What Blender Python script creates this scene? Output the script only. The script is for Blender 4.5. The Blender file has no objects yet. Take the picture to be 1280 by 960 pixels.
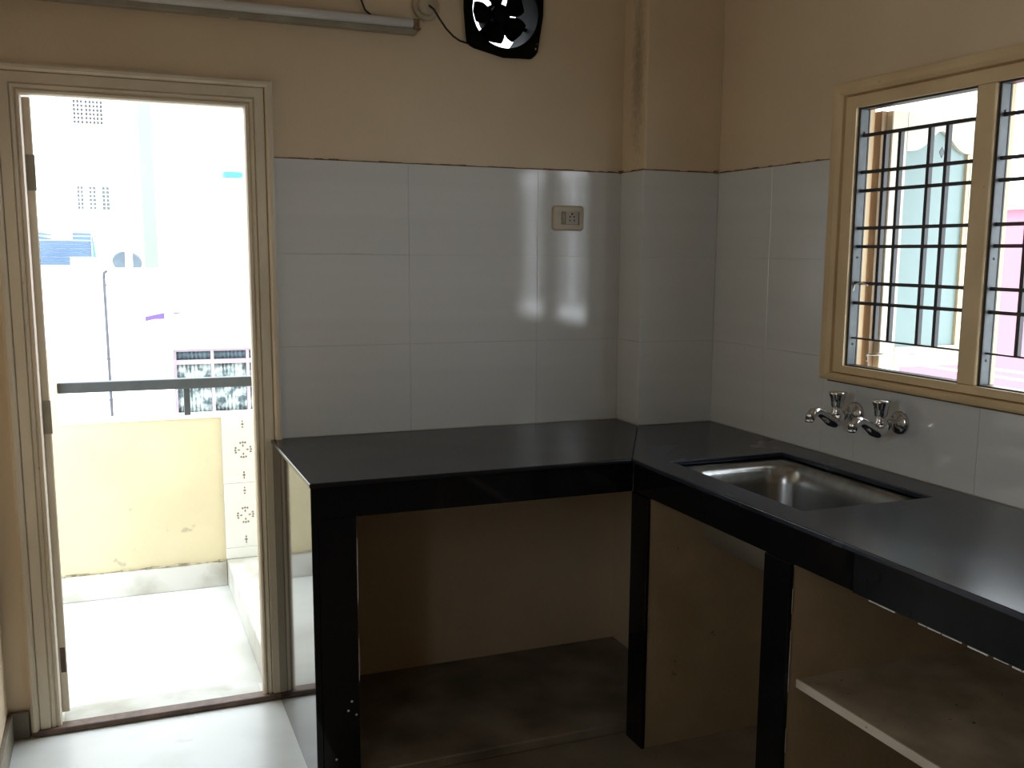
import bpy, bmesh, math, random
from mathutils import Vector, Matrix
random.seed(7)
SC = bpy.context.scene
COL = SC.collection
PI = math.pi

# ------------------------------------------------------------------ camera
cam = bpy.data.cameras.new('camera')
cam.sensor_fit = 'HORIZONTAL'; cam.sensor_width = 36.0
cam.lens = 1264.0 / 1280.0 * 36.0
cam.shift_x = -37.2 / 1280.0
cam.shift_y = 33.8 / 1280.0
cam.clip_start = 0.02; cam.clip_end = 500
camo = bpy.data.objects.new('camera', cam); COL.objects.link(camo)
_r = Vector((0.92036854, -0.39093753, 0.00946576)).normalized()
_u = Vector((0.05129017, 0.1446764, 0.9881488)).normalized()
_w = Vector((0.38767393, 0.90897557, -0.15320686)).normalized()
camo.matrix_world = Matrix(((_r.x, _u.x, -_w.x, -1.980), (_r.y, _u.y, -_w.y, -3.253),
                            (_r.z, _u.z, -_w.z, 1.4507), (0, 0, 0, 1)))
SC.camera = camo

# ------------------------------------------------------------------ sky, exposure
world = bpy.data.worlds.new('overcast_sky'); SC.world = world
world.use_nodes = True
wn = world.node_tree; wn.nodes.clear()
wo = wn.nodes.new('ShaderNodeOutputWorld'); wb = wn.nodes.new('ShaderNodeBackground')
wt = wn.nodes.new('ShaderNodeTexCoord'); ws = wn.nodes.new('ShaderNodeSeparateXYZ'); wr = wn.nodes.new('ShaderNodeValToRGB')
wn.links.new(wt.outputs['Generated'], ws.inputs[0]); wn.links.new(ws.outputs['Z'], wr.inputs['Fac'])
wr.color_ramp.elements[0].position = 0.0; wr.color_ramp.elements[0].color = (0.84, 0.91, 0.97, 1)
wr.color_ramp.elements[1].position = 0.9; wr.color_ramp.elements[1].color = (0.80, 0.91, 1.0, 1)
wn.links.new(wr.outputs['Color'], wb.inputs['Color'])
wb.inputs['Strength'].default_value = 1.0
wn.links.new(wb.outputs[0], wo.inputs['Surface'])

def portal(name, loc, rot, sx, sy):
    l = bpy.data.lights.new(name, 'AREA'); l.shape = 'RECTANGLE'; l.size = sx; l.size_y = sy
    try: l.cycles.is_portal = True
    except Exception: pass
    o = bpy.data.objects.new(name, l); COL.objects.link(o); o.location = loc; o.rotation_euler = rot
    return o
portal('door_portal', (-1.88, 0.16, 0.94), (-PI/2, 0, 0), 0.62, 1.95)
portal('window_portal', (0.13, -1.35, 1.5), (0, PI/2, 0), 0.78, 0.98)
portal('side_portal', (-2.33, -2.335, 1.475), (0, -PI/2, 0), 0.95, 0.43)

vs = SC.view_settings
SC.display_settings.display_device = 'sRGB'
vs.view_transform = 'Standard'; vs.look = 'None'; vs.gamma = 1.0; vs.use_curve_mapping = False
vs.exposure = 2.82
SC.cycles.max_bounces = 12; SC.cycles.diffuse_bounces = 8; SC.cycles.glossy_bounces = 5
SC.cycles.transmission_bounces = 6; SC.cycles.transparent_max_bounces = 8
SC.cycles.use_denoising = True
SC.cycles.caustics_reflective = False; SC.cycles.caustics_refractive = False
SC.cycles.sample_clamp_indirect = 6.0

# ------------------------------------------------------------------ materials
MATS = {}
def nodes_of(name):
    m = bpy.data.materials.new(name); m.use_nodes = True
    nt = m.node_tree; b = nt.nodes['Principled BSDF']
    return m, nt, b
def setin(b, **k):
    for n, v in k.items():
        n = n.replace('_', ' ')
        if n in b.inputs: b.inputs[n].default_value = v
def mat(name, c1, c2=None, scale=8.0, rough=0.6, bump=0.0, bscale=60.0, metal=0.0, spec=0.5,
        detail=5.0, lo=0.35, hi=0.65, stretch=None, spots=None, spot_scale=40.0, spot_amt=0.62, rvar=0.0, coat=0.0):
    """Principled with two-tone noise, optional dark specks and fine bump (object coordinates)."""
    m, nt, b = nodes_of(name)
    setin(b, Roughness=rough, Metallic=metal, Specular_IOR_Level=spec)
    if coat: setin(b, Coat_Weight=coat, Coat_Roughness=0.05)
    b.inputs['Base Color'].default_value = (*c1, 1)
    tc = nt.nodes.new('ShaderNodeTexCoord'); src = tc.outputs['Object']
    if stretch:
        mp = nt.nodes.new('ShaderNodeMapping'); mp.inputs['Scale'].default_value = stretch
        nt.links.new(src, mp.inputs[0]); src = mp.outputs[0]
    last = None
    if c2 is not None:
        n = nt.nodes.new('ShaderNodeTexNoise'); n.inputs['Scale'].default_value = scale; n.inputs['Detail'].default_value = detail
        nt.links.new(src, n.inputs['Vector'])
        r = nt.nodes.new('ShaderNodeValToRGB')
        r.color_ramp.elements[0].position = lo; r.color_ramp.elements[0].color = (*c1, 1)
        r.color_ramp.elements[1].position = hi; r.color_ramp.elements[1].color = (*c2, 1)
        nt.links.new(n.outputs['Fac'], r.inputs['Fac']); last = r.outputs['Color']
        if rvar:
            mr = nt.nodes.new('ShaderNodeMapRange'); mr.inputs['To Min'].default_value = rough; mr.inputs['To Max'].default_value = rough + rvar
            nt.links.new(n.outputs['Fac'], mr.inputs['Value']); nt.links.new(mr.outputs[0], b.inputs['Roughness'])
    if spots is not None:
        n2 = nt.nodes.new('ShaderNodeTexNoise'); n2.inputs['Scale'].default_value = spot_scale; n2.inputs['Detail'].default_value = 3
        nt.links.new(src, n2.inputs['Vector'])
        r2 = nt.nodes.new('ShaderNodeValToRGB')
        r2.color_ramp.elements[0].position = spot_amt; r2.color_ramp.elements[0].color = (0, 0, 0, 1)
        r2.color_ramp.elements[1].position = min(0.99, spot_amt + 0.05); r2.color_ramp.elements[1].color = (1, 1, 1, 1)
        nt.links.new(n2.outputs['Fac'], r2.inputs['Fac'])
        mx = nt.nodes.new('ShaderNodeMix'); mx.data_type = 'RGBA'
        nt.links.new(r2.outputs['Color'], mx.inputs['Factor'])
        if last: nt.links.new(last, mx.inputs['A'])
        else: mx.inputs['A'].default_value = (*c1, 1)
        mx.inputs['B'].default_value = (*spots, 1)
        last = mx.outputs['Result']
    if last: nt.links.new(last, b.inputs['Base Color'])
    if bump:
        n3 = nt.nodes.new('ShaderNodeTexNoise'); n3.inputs['Scale'].default_value = bscale; n3.inputs['Detail'].default_value = 4
        nt.links.new(src, n3.inputs['Vector'])
        bp = nt.nodes.new('ShaderNodeBump'); bp.inputs['Strength'].default_value = bump; bp.inputs['Distance'].default_value = 0.01
        nt.links.new(n3.outputs['Fac'], bp.inputs['Height']); nt.links.new(bp.outputs[0], b.inputs['Normal'])
    MATS[name] = m
    return m

PLASTER = mat('cream_wall_paint', (0.69, 0.565, 0.40), (0.63, 0.505, 0.35), 2.2, 0.55, 0.08, 140, spots=(0.10, 0.07, 0.04), spot_scale=38, spot_amt=0.79)
CEIL = mat('ceiling_paint', (0.74, 0.72, 0.66), (0.70, 0.67, 0.60), 2, 0.8)
TILE = mat('white_glazed_tile', (0.64, 0.65, 0.645), (0.61, 0.62, 0.615), 3, 0.07, 0.012, 60, stretch=(0.15, 0.15, 5.0))
GROUT = mat('dark_grout', (0.20, 0.16, 0.11), (0.10, 0.07, 0.04), 30, 0.8)
GRIME = mat('brown_grime', (0.10, 0.065, 0.035), (0.22, 0.15, 0.08), 25, 0.9)
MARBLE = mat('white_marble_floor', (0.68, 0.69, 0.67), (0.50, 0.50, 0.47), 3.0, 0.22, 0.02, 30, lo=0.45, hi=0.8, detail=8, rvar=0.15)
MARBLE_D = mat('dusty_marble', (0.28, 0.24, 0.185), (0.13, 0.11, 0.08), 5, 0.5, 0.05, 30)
DUST_SHADE = mat('dusty_shaded_marble_floor', (0.26, 0.22, 0.165), (0.16, 0.13, 0.095), 5, 0.45, 0.03, 30)  # dust plus the dimness around the counter, put into a darker floor colour
WOODP = mat('cream_painted_wood', (0.70, 0.62, 0.49), (0.60, 0.52, 0.40), 5, 0.42, 0.05, 80, stretch=(1, 1, 0.4), spots=(0.14, 0.10, 0.06), spot_scale=26, spot_amt=0.74)
WOODW = mat('tan_painted_window_wood', (0.72, 0.55, 0.32), (0.63, 0.47, 0.27), 6, 0.5, 0.05, 80, spots=(0.12, 0.07, 0.04), spot_scale=30, spot_amt=0.74)
WOODB = mat('brown_bare_wood', (0.36, 0.26, 0.17), (0.28, 0.19, 0.11), 12, 0.6, 0.05, 60, stretch=(4, 4, 0.6))
THRESH = mat('brown_threshold', (0.16, 0.10, 0.075), (0.09, 0.055, 0.04), 25, 0.6, 0.2, 50)
GRANITE = mat('polished_black_granite', (0.004, 0.004, 0.005), (0.006, 0.006, 0.007), 60, 0.06, spec=0.33)
GRANITE_W = mat('worn_black_granite', (0.005, 0.006, 0.007), (0.008, 0.009, 0.011), 20, 0.24, spec=0.12)
GRANITE_R = mat('dusty_blue_sheen_granite', (0.010, 0.012, 0.017), (0.036, 0.044, 0.064), 4, 0.21, spec=0.42, rvar=0.10, detail=4, lo=0.3, hi=0.75)  # dust, plus the window's bluish reflection put into the base colour
GRANITE_T = mat('dusty_black_granite', (0.008, 0.008, 0.009), (0.014, 0.014, 0.016), 5, 0.19, spec=0.3, rvar=0.10, detail=3, lo=0.3, hi=0.75)
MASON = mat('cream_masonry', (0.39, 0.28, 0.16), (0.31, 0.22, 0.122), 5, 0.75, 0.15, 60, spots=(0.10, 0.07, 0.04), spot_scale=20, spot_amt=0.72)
SHELF = mat('dusty_stone_shelf', (0.42, 0.33, 0.22), (0.26, 0.20, 0.13), 8, 0.65, 0.05, 60, spots=(0.06, 0.05, 0.04), spot_scale=60, spot_amt=0.70)
SHELFE = mat('white_stone_edge', (0.66, 0.58, 0.48), (0.55, 0.48, 0.38), 10, 0.5, spots=(0.08, 0.06, 0.05), spot_scale=60, spot_amt=0.70)
CHIP = mat('white_chipped_plaster', (0.72, 0.70, 0.64), (0.5, 0.47, 0.4), 40, 0.8)
STEEL = mat('brushed_stainless', (0.38, 0.38, 0.37), (0.30, 0.30, 0.29), 6, 0.20, metal=1.0, stretch=(6, 6, 0.4), rvar=0.10, detail=3)
STEELO = mat('dull_steel_outside', (0.42, 0.39, 0.33), (0.34, 0.31, 0.26), 6, 0.5, metal=0.9)
CHROME = mat('chrome', (0.72, 0.73, 0.74), (0.60, 0.61, 0.62), 8, 0.08, metal=1.0)
IRON = mat('black_iron', (0.018, 0.020, 0.022), (0.030, 0.032, 0.034), 30, 0.45)
IRONG = mat('grey_painted_iron', (0.075, 0.09, 0.095), (0.055, 0.068, 0.074), 30, 0.5)
RAILM = mat('dark_grey_railing_paint', (0.018, 0.022, 0.022), (0.026, 0.030, 0.030), 20, 0.5)
FANB = mat('black_fan_metal', (0.005, 0.005, 0.004), (0.007, 0.007, 0.006), 30, 0.7, spec=0.015, spots=(0.05, 0.05, 0.05), spot_scale=60, spot_amt=0.76)
PLASTIC = mat('aged_ivory_plastic', (0.55, 0.48, 0.36), (0.46, 0.40, 0.29), 12, 0.4)
SOCK = mat('grey_ivory_socket', (0.46, 0.42, 0.34), (0.38, 0.34, 0.27), 20, 0.4)
SWITCH = mat('dirty_switch', (0.26, 0.22, 0.16), (0.34, 0.29, 0.21), 40, 0.45)
HOLE = mat('socket_hole', (0.01, 0.008, 0.006), None, rough=0.8)
TUBEG = mat('frosted_lamp_glass', (0.70, 0.70, 0.70), (0.64, 0.64, 0.63), 4, 0.2)
BATTEN = mat('grey_batten_paint', (0.34, 0.31, 0.25), (0.26, 0.23, 0.18), 12, 0.5)
RUSTY = mat('rusty_lamp_holder', (0.16, 0.09, 0.045), (0.30, 0.20, 0.11), 50, 0.8)
CABLE = mat('black_cable', (0.012, 0.010, 0.009), None, rough=0.5)
FROST = mat('teal_frosted_glass', (0.28, 0.38, 0.38), (0.32, 0.42, 0.42), 3, 0.35)
SHUTW = mat('cream_shutter_paint', (0.60, 0.55, 0.44), (0.52, 0.47, 0.37), 6, 0.45)
PARAP = mat('yellow_balcony_paint', (0.49, 0.435, 0.285), (0.445, 0.39, 0.25), 3.5, 0.8, 0.1, 60, spots=(0.33, 0.29, 0.20), spot_scale=14, spot_amt=0.70)
PARTOP = mat('pale_coping', (0.82, 0.81, 0.77), (0.76, 0.74, 0.70), 6, 0.8)
MARBLE_B = mat('worn_balcony_marble', (0.54, 0.54, 0.51), (0.38, 0.37, 0.33), 3.0, 0.35, 0.02, 30, lo=0.45, hi=0.8, detail=8)
MARBLE_O = mat('weathered_marble', (0.46, 0.455, 0.42), (0.27, 0.25, 0.19), 6, 0.45, 0.05, 30, lo=0.45, hi=0.75)
MORTAR = mat('ragged_mortar', (0.34, 0.30, 0.20), (0.12, 0.10, 0.06), 40, 0.9)
FACADE = mat('white_facade', (0.84, 0.85, 0.84), (0.80, 0.81, 0.81), 0.4, 0.8)
GREENP = mat('pale_green_column_paint', (0.195, 0.265, 0.185), (0.18, 0.25, 0.17), 0.4, 0.8)
GLASSD = mat('window_glass_far', (0.05, 0.08, 0.085), (0.08, 0.11, 0.115), 2, 0.15)
GLASSV = mat('window_glass_mauve', (0.03, 0.028, 0.04), (0.05, 0.045, 0.06), 2, 0.15)
GRILW = mat('white_grille_paint', (0.84, 0.84, 0.84), None, rough=0.6)
MAUVE = mat('mauve_window_frame', (0.27, 0.205, 0.225), (0.23, 0.18, 0.20), 4, 0.6)
CURT = mat('grey_lace_curtain', (0.07, 0.10, 0.10), (0.45, 0.52, 0.48), 7, 0.8, lo=0.42, hi=0.60, detail=3)
CURT2 = mat('blue_grey_curtain', (0.065, 0.10, 0.115), (0.11, 0.15, 0.165), 8, 0.8, stretch=(3, 3, 0.5))
BLUES = mat('blue_corrugated_sheet', (0.05, 0.095, 0.165), (0.075, 0.125, 0.20), 1.5, 0.5)
CYAN = mat('bright_cyan_edge', (0.025, 0.19, 0.30), (0.03, 0.17, 0.27), 3, 0.5)
DISHM = mat('grey_dish_paint', (0.07, 0.092, 0.11), (0.085, 0.107, 0.125), 4, 0.5)
PIPEM = mat('black_drainpipe', (0.03, 0.035, 0.05), (0.05, 0.05, 0.06), 4, 0.5)
PURPLE = mat('purple_sign_paint', (0.075, 0.035, 0.26), (0.10, 0.05, 0.31), 4, 0.5)
PINKS = mat('pale_pink_sign_paint', (0.7, 0.42, 0.58), None, rough=0.6)
LETTER = mat('faded_grey_lettering', (0.36, 0.36, 0.36), (0.9, 0.9, 0.9), 9, 0.7, lo=0.42, hi=0.55)
PINK = mat('pink_house_paint', (0.42, 0.155, 0.20), (0.40, 0.145, 0.19), 0.5, 0.8)
GROUND = mat('pale_street_ground', (0.45, 0.43, 0.40), (0.38, 0.36, 0.33), 0.3, 0.9)
CORDM = mat('white_cord', (0.72, 0.70, 0.64), None, rough=0.8)
MOTIF = mat('brown_tile_print', (0.16, 0.13, 0.09), (0.10, 0.08, 0.05), 40, 0.4)
OTILE = mat('white_printed_tile', (0.52, 0.52, 0.48), (0.48, 0.48, 0.44), 4, 0.25)

# soot streak on the side of the corner pillar: a stain with its own outline
def pillar_paint():
    m = PLASTER.copy(); m.name = 'cream_wall_paint_sooty'
    nt = m.node_tree; b = nt.nodes['Principled BSDF']
    old = b.inputs['Base Color'].links[0].from_socket
    tc = nt.nodes.new('ShaderNodeTexCoord'); mp = nt.nodes.new('ShaderNodeMapping')
    mp.inputs['Location'].default_value = (0.29 * 9, 0.098 * 20, -2.09 * 3.0); mp.inputs['Scale'].default_value = (9, 20, 3.0)
    nt.links.new(tc.outputs['Object'], mp.inputs[0])
    ln = nt.nodes.new('ShaderNodeVectorMath'); ln.operation = 'LENGTH'; nt.links.new(mp.outputs[0], ln.inputs[0])
    no = nt.nodes.new('ShaderNodeTexNoise'); no.inputs['Scale'].default_value = 45; no.inputs['Detail'].default_value = 6
    nt.links.new(tc.outputs['Object'], no.inputs['Vector'])
    ad = nt.nodes.new('ShaderNodeMath'); ad.operation = 'MULTIPLY_ADD'; ad.inputs[1].default_value = 1.2
    nt.links.new(no.outputs['Fac'], ad.inputs[0]); nt.links.new(ln.outputs['Value'], ad.inputs[2])
    rp = nt.nodes.new('ShaderNodeValToRGB')
    rp.color_ramp.elements[0].position = 0.45; rp.color_ramp.elements[0].color = (0.5, 0.5, 0.5, 1)
    rp.color_ramp.elements[1].position = 1.0; rp.color_ramp.elements[1].color = (0, 0, 0, 1)
    sc_ = nt.nodes.new('ShaderNodeMath'); sc_.operation = 'MULTIPLY'; sc_.inputs[1].default_value = 0.6
    nt.links.new(ad.outputs[0], sc_.inputs[0]); nt.links.new(sc_.outputs[0], rp.inputs['Fac'])
    mx = nt.nodes.new('ShaderNodeMix'); mx.data_type = 'RGBA'
    nt.links.new(rp.outputs['Color'], mx.inputs['Factor']); nt.links.new(old, mx.inputs['A'])
    mx.inputs['B'].default_value = (0.10, 0.065, 0.03, 1)
    nt.links.new(mx.outputs['Result'], b.inputs['Base Color'])
    return m
SOOTY = pillar_paint()

# clear window panes that really refract are not in the photo; the shutter glass is frosted and lets light through
def translucent(m, w=0.45):
    nt = m.node_tree; b = nt.nodes['Principled BSDF']; out = nt.nodes['Material Output']
    t = nt.nodes.new('ShaderNodeBsdfTranslucent'); ms = nt.nodes.new('ShaderNodeMixShader')
    t.inputs['Color'].default_value = (0.34, 0.45, 0.45, 1); ms.inputs[0].default_value = w
    nt.links.new(b.outputs[0], ms.inputs[1]); nt.links.new(t.outputs[0], ms.inputs[2]); nt.links.new(ms.outputs[0], out.inputs['Surface'])
translucent(FROST)

# ------------------------------------------------------------------ mesh helpers
class MB:
    def __init__(s): s.v = []; s.f = []; s.sm = []
    def add(s, vs_, fs, smooth=False):
        b = len(s.v); s.v += [Vector(p) for p in vs_]
        for f in fs: s.f.append([i + b for i in f]); s.sm.append(smooth)
        return s
    def box(s, x0, x1, y0, y1, z0, z1):
        x0, x1 = sorted((x0, x1)); y0, y1 = sorted((y0, y1)); z0, z1 = sorted((z0, z1))
        return s.add([(x0,y0,z0),(x1,y0,z0),(x1,y1,z0),(x0,y1,z0),(x0,y0,z1),(x1,y0,z1),(x1,y1,z1),(x0,y1,z1)],
                     [(0,3,2,1),(4,5,6,7),(0,1,5,4),(1,2,6,5),(2,3,7,6),(3,0,4,7)])
    def prism(s, poly, fn, d0, d1, smooth=False):
        """extrude a 2-D polygon; fn(a, b, d) gives the 3-D point."""
        n = len(poly)
        s.add([fn(a, b, d0) for a, b in poly] + [fn(a, b, d1) for a, b in poly],
              [tuple(range(n))[::-1], tuple(range(n, 2*n))])
        return s.add([fn(a, b, d0) for a, b in poly] + [fn(a, b, d1) for a, b in poly],
              [(i, (i+1) % n, (i+1) % n + n, i + n) for i in range(n)], smooth)
    def tube(s, pts, r, n=12, caps=True):
        pts = [Vector(p) for p in pts]; rs = r if isinstance(r, (list, tuple)) else [r] * len(pts)
        ring = []; up = None
        for i, p in enumerate(pts):
            t = (pts[min(i+1, len(pts)-1)] - pts[max(i-1, 0)]).normalized()
            if up is None:
                a = Vector((0, 0, 1)) if abs(t.z) < 0.9 else Vector((0, 1, 0))
                up = (a - t * a.dot(t)).normalized()
            else: up = (up - t * up.dot(t)).normalized()
            sd = t.cross(up)
            ring.append([p + (up * math.cos(2*PI*k/n) + sd * math.sin(2*PI*k/n)) * rs[i] for k in range(n)])
        vs_ = [q for g in ring for q in g]; fs = []
        for i in range(len(pts)-1):
            for k in range(n): fs.append((i*n+k, i*n+(k+1) % n, (i+1)*n+(k+1) % n, (i+1)*n+k))
        s.add(vs_, fs, True)
        if caps:
            s.add(ring[0], [tuple(range(n))]); s.add(ring[-1], [tuple(range(n))[::-1]])
        return s
    def lathe(s, prof, c, axis='z', n=24):
        """prof: (radius, height) pairs around an axis through c."""
        c = Vector(c)
        def P(r, h, a):
            ca, sa = r*math.cos(a), r*math.sin(a)
            return c + {'z': Vector((ca, sa, h)), 'x': Vector((h, ca, sa)), 'y': Vector((ca, h, sa))}[axis]
        vs_ = [P(r, h, 2*PI*k/n) for r, h in prof for k in range(n)]; fs = []
        for i in range(len(prof)-1):
            for k in range(n): fs.append((i*n+k, i*n+(k+1) % n, (i+1)*n+(k+1) % n, (i+1)*n+k))
        s.add(vs_, fs, True)
        for i in (0, len(prof)-1):
            if prof[i][0] > 1e-6: s.add([P(prof[i][0], prof[i][1], 2*PI*k/n) for k in range(n)], [tuple(range(n))])
        return s
    def mesh(s, name, off):
        me = bpy.data.meshes.new(name)
        me.from_pydata([v - off for v in s.v], [], s.f)
        for p, q in zip(me.polygons, s.sm): p.use_smooth = q
        bm = bmesh.new(); bm.from_mesh(me); bmesh.ops.remove_doubles(bm, verts=bm.verts, dist=1e-6)
        bmesh.ops.recalc_face_normals(bm, faces=bm.faces); bm.to_mesh(me); bm.free()
        return me

def tag(o, label=None, cat=None, group=None, kind=None):
    for k, v in (('label', label), ('category', cat), ('group', group), ('kind', kind)):
        if v: o[k] = v
    return o
def root_loc(o):
    v = Vector((0, 0, 0))
    while o: v += o.location; o = o.parent
    return v
def build(mb, name, m, parent=None, bevel=0.0, seg=1, loc=None):
    """link one mesh object; geometry is given in world coordinates."""
    off = root_loc(parent) if parent else Vector(loc or (0, 0, 0))
    me = mb.mesh(name, off); me.materials.append(m)
    o = bpy.data.objects.new(name, me); COL.objects.link(o)
    if parent: o.parent = parent
    else: o.location = off
    if bevel:
        b = o.modifiers.new('edge', 'BEVEL'); b.width = bevel; b.segments = seg; b.limit_method = 'ANGLE'; b.angle_limit = 0.6
    return o
def thing(name, loc, label=None, cat=None, group=None, kind=None):
    o = bpy.data.objects.new(name, None); o.empty_display_size = 0.05; COL.objects.link(o); o.location = loc
    return tag(o, label, cat, group, kind)
def B(*a): return MB().box(*a)
# ------------------------------------------------------------------ the room
FZ = -0.010                                                    # floor level
XL = -2.325                                                    # left wall
H = 2.85
P = 0.006                                                      # plaster sits this far behind the tile face
flo = tag(build(B(XL-0.15, 0.15, -4.6, 0.14, FZ-0.15, FZ-0.012), 'floor', GROUT), kind='structure')
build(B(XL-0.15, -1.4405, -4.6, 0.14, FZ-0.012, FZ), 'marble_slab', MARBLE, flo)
build(B(-1.4395, 0.15, -4.6, 0.14, FZ-0.012, FZ), 'marble_slab', DUST_SHADE, flo)
tag(build(B(XL-0.15, 0.15, -4.6, 0.16, H, H+0.12), 'ceiling', CEIL), kind='structure')
FANC = (-0.745, 2.232); FR = 0.118
# back wall: solid pieces round the doorway and the round fan hole
DX0, DX1, DZ1 = -2.262, -1.500, 1.955                           # wall opening that takes the door frame
wb_ = MB()
y0, y1 = P, 0.16
wb_.box(XL-0.15, DX0, y0, y1, FZ, H); wb_.box(DX0, DX1, y0, y1, DZ1, H)
fx0, fx1, fz0, fz1 = FANC[0]-0.2, FANC[0]+0.2, FANC[1]-0.2, FANC[1]+0.2
wb_.box(DX1, fx0, y0, y1, FZ, H); wb_.box(fx1, 0.15, y0, y1, FZ, H)
wb_.box(fx0, fx1, y0, y1, FZ, fz0); wb_.box(fx0, fx1, y0, y1, fz1, H)
N = 32
def sq(a):
    c, s_ = math.cos(a), math.sin(a); k = 0.2 / max(abs(c), abs(s_)); return FANC[0]+c*k, FANC[1]+s_*k
ang = [2*PI*k/N for k in range(N)]
vv = []
for yy in (y0, y1):
    vv += [(FANC[0]+FR*math.cos(a), yy, FANC[1]+FR*math.sin(a)) for a in ang] + [(sq(a)[0], yy, sq(a)[1]) for a in ang]
ff = []
for k in range(N):
    j = (k+1) % N
    ff += [(k, j, N+j, N+k), (2*N+k, 3*N+k, 3*N+j, 2*N+j), (k, 2*N+k, 2*N+j, j)]
wb_.add(vv, ff)
WALLB = tag(build(wb_, 'wall_back', PLASTER), kind='structure')

# right wall: pieces round the window opening
WY0, WY1, WZ0, WZ1 = -0.800, -1.895, 1.100, 1.930               # y near the corner, y near the camera
wr_ = MB(); x0, x1 = P, 0.088
wr_.box(x0, x1, WY0, 0.16, FZ, H); wr_.box(x0, x1, -4.6, WY1, FZ, H)
wr_.box(x0, x1, WY1, WY0, FZ, WZ0); wr_.box(x0, x1, WY1, WY0, WZ1, H)
WALLR = tag(build(wr_, 'wall_right', PLASTER), kind='structure')
LW0, LW1, LV0, LV1 = -2.55, -2.12, 1.00, 1.95                   # unseen opening behind the camera, added for light from the left
tag(build(MB().box(XL-0.15, XL, LW1, 0.0, FZ, H).box(XL-0.15, XL, -4.6, LW0, FZ, H).box(XL-0.15, XL, LW0, LW1, FZ, LV0).box(XL-0.15, XL, LW0, LW1, LV1, H), 'wall_left', PLASTER), kind='structure')
tag(build(B(XL-0.15, 0.15, -4.6, -4.45, FZ, H), 'wall_rear', PLASTER), kind='structure')
PX, PY = -0.297, -0.165                                        # corner pillar
ZC, ZT = 0.860, 1.7355                                         # worktop and top of the tiles
PIL = tag(build(B(PX+P, 0.01, PY+P, 0.01, FZ, H), 'wall_corner', SOOTY, bevel=0.006, seg=2), kind='structure')

# tiles, one object each
G = 0.0003
def tile(parent, x0, x1, y0, y1, z0, z1):
    return build(B(x0, x1, y0, y1, z0, z1), 'tile', TILE, parent, bevel=0.0004)
rows = [ZC+0.001, 1.153, 1.4445, ZT]
cols = [-1.5055, -1.070, -0.615, PX]
for i in range(3):
    for j in range(3):
        tile(WALLB, cols[j]+G, cols[j+1]-G, 0.0, P, rows[i]+G, rows[i+1]-G)
    tile(PIL, PX, PX+P, PY+P, -0.0005, rows[i]+G, rows[i+1]-G)
    tile(PIL, PX, -0.0005, PY, PY+P, rows[i]+G, rows[i+1]-G)
yc = [PY, -0.481, -0.785]
for i in range(3):
    for j in range(2):
        tile(WALLR, 0.0, P, yc[j+1]+G, yc[j]-G, rows[i]+G, rows[i+1]-G)
yl = [-0.785, -0.936, -1.391, -1.846, -2.301, -2.756]
for j in range(5):
    tile(WALLR, 0.0, P, yl[j+1]+G, yl[j]-G, rows[0]+G, 1.0875)
# grime line along the top of the tiles
gl = MB()
def ragged(mb, along, a0, a1, z, d0, d1, step=0.03, h=0.0035):
    a = a0
    while a < a1:
        b_ = min(a1, a + step*random.uniform(0.5, 1.4)); hh = h*random.uniform(0.6, 1.5)
        if along == 'x': mb.box(a, b_, d0, d1, z, z+hh)
        else: mb.box(d0, d1, a, b_, z, z+hh)
        a = b_
ragged(gl, 'x', -1.5055, PX, ZT, 0.002, P+0.0004); ragged(gl, 'y', PY+P, 0.0, ZT, PX+0.001, PX+P+0.0004)
ragged(gl, 'x', PX, 0.0, ZT, PY+0.001, PY+P+0.0004); ragged(gl, 'y', -0.785, PY, ZT, 0.002, P+0.0004)
for cx, cy, cw in ((PX+0.002, -0.003, 0.012), (-0.006, PY+0.001, 0.012), (-1.503, 0.002, 0.010)):
    gl.box(cx-cw, cx+cw*0.3, cy-0.003, cy+0.004, ZT-0.002, ZT+0.008)
tag(build(gl, 'trim_1', GRIME), kind='structure')

# skirting beside the door and along the left wall
tag(build(B(-2.320, -2.268, -0.012, P, FZ, 0.074), 'baseboard_back', MARBLE_D, bevel=0.002), kind='structure')
tag(build(B(XL, XL+0.014, -4.4, -0.014, FZ, 0.076), 'baseboard_left', MARBLE_D, bevel=0.002), kind='structure')

# ------------------------------------------------------------------ door frame
def sweep(mb, prof, path, closed):
    """mitred moulding: prof = [(offset outwards, depth)], path = corner list of (a, b, (sa, sb)) with unit outward mitre; point fn set outside."""
    rings = [[(a + sa*o, b + sb*o, d) for o, d in prof] for a, b, (sa, sb) in path]
    n = len(prof); m_ = len(rings); vs_ = [p for r in rings for p in r]; fs = []
    for i in range(m_ if closed else m_-1):
        j = (i+1) % m_
        for k in range(n): fs.append((i*n+k, i*n+(k+1) % n, j*n+(k+1) % n, j*n+k))
    if not closed: fs += [tuple(range(n)), tuple(range((m_-1)*n, m_*n))]
    return vs_, fs
door = thing('door_1', (-1.88, 0.0, FZ), kind='structure')
IX0, IX1, IZ = -2.180, -1.579, 1.879
prof = [(0.050, -0.100), (0.050, -0.034), (0.0, -0.034), (0.0, -0.006), (0.004, 0.002), (0.010, 0.004), (0.015, -0.002), (0.018, 0.003), (0.025, 0.006), (0.029, 0.001),
        (0.031, 0.008), (0.058, 0.008), (0.060, 0.003), (0.062, 0.010), (0.068, 0.018), (0.076, 0.019), (0.083, 0.013), (0.085, -0.004), (0.085, -0.100)]
path = [(IX0, FZ, (-1, 0)), (IX0, IZ, (-1, 1)), (IX1, IZ, (1, 1)), (IX1, FZ, (1, 0))]
v_, f_ = sweep(None, prof, path, False)
build(MB().add([(a, -d, b) for a, b, d in v_], f_), 'door_frame', WOODP, door)
build(B(-2.262, -1.498, -0.020, 0.030, FZ, FZ+0.020), 'threshold', THRESH, door, bevel=0.005, seg=2)
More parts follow.
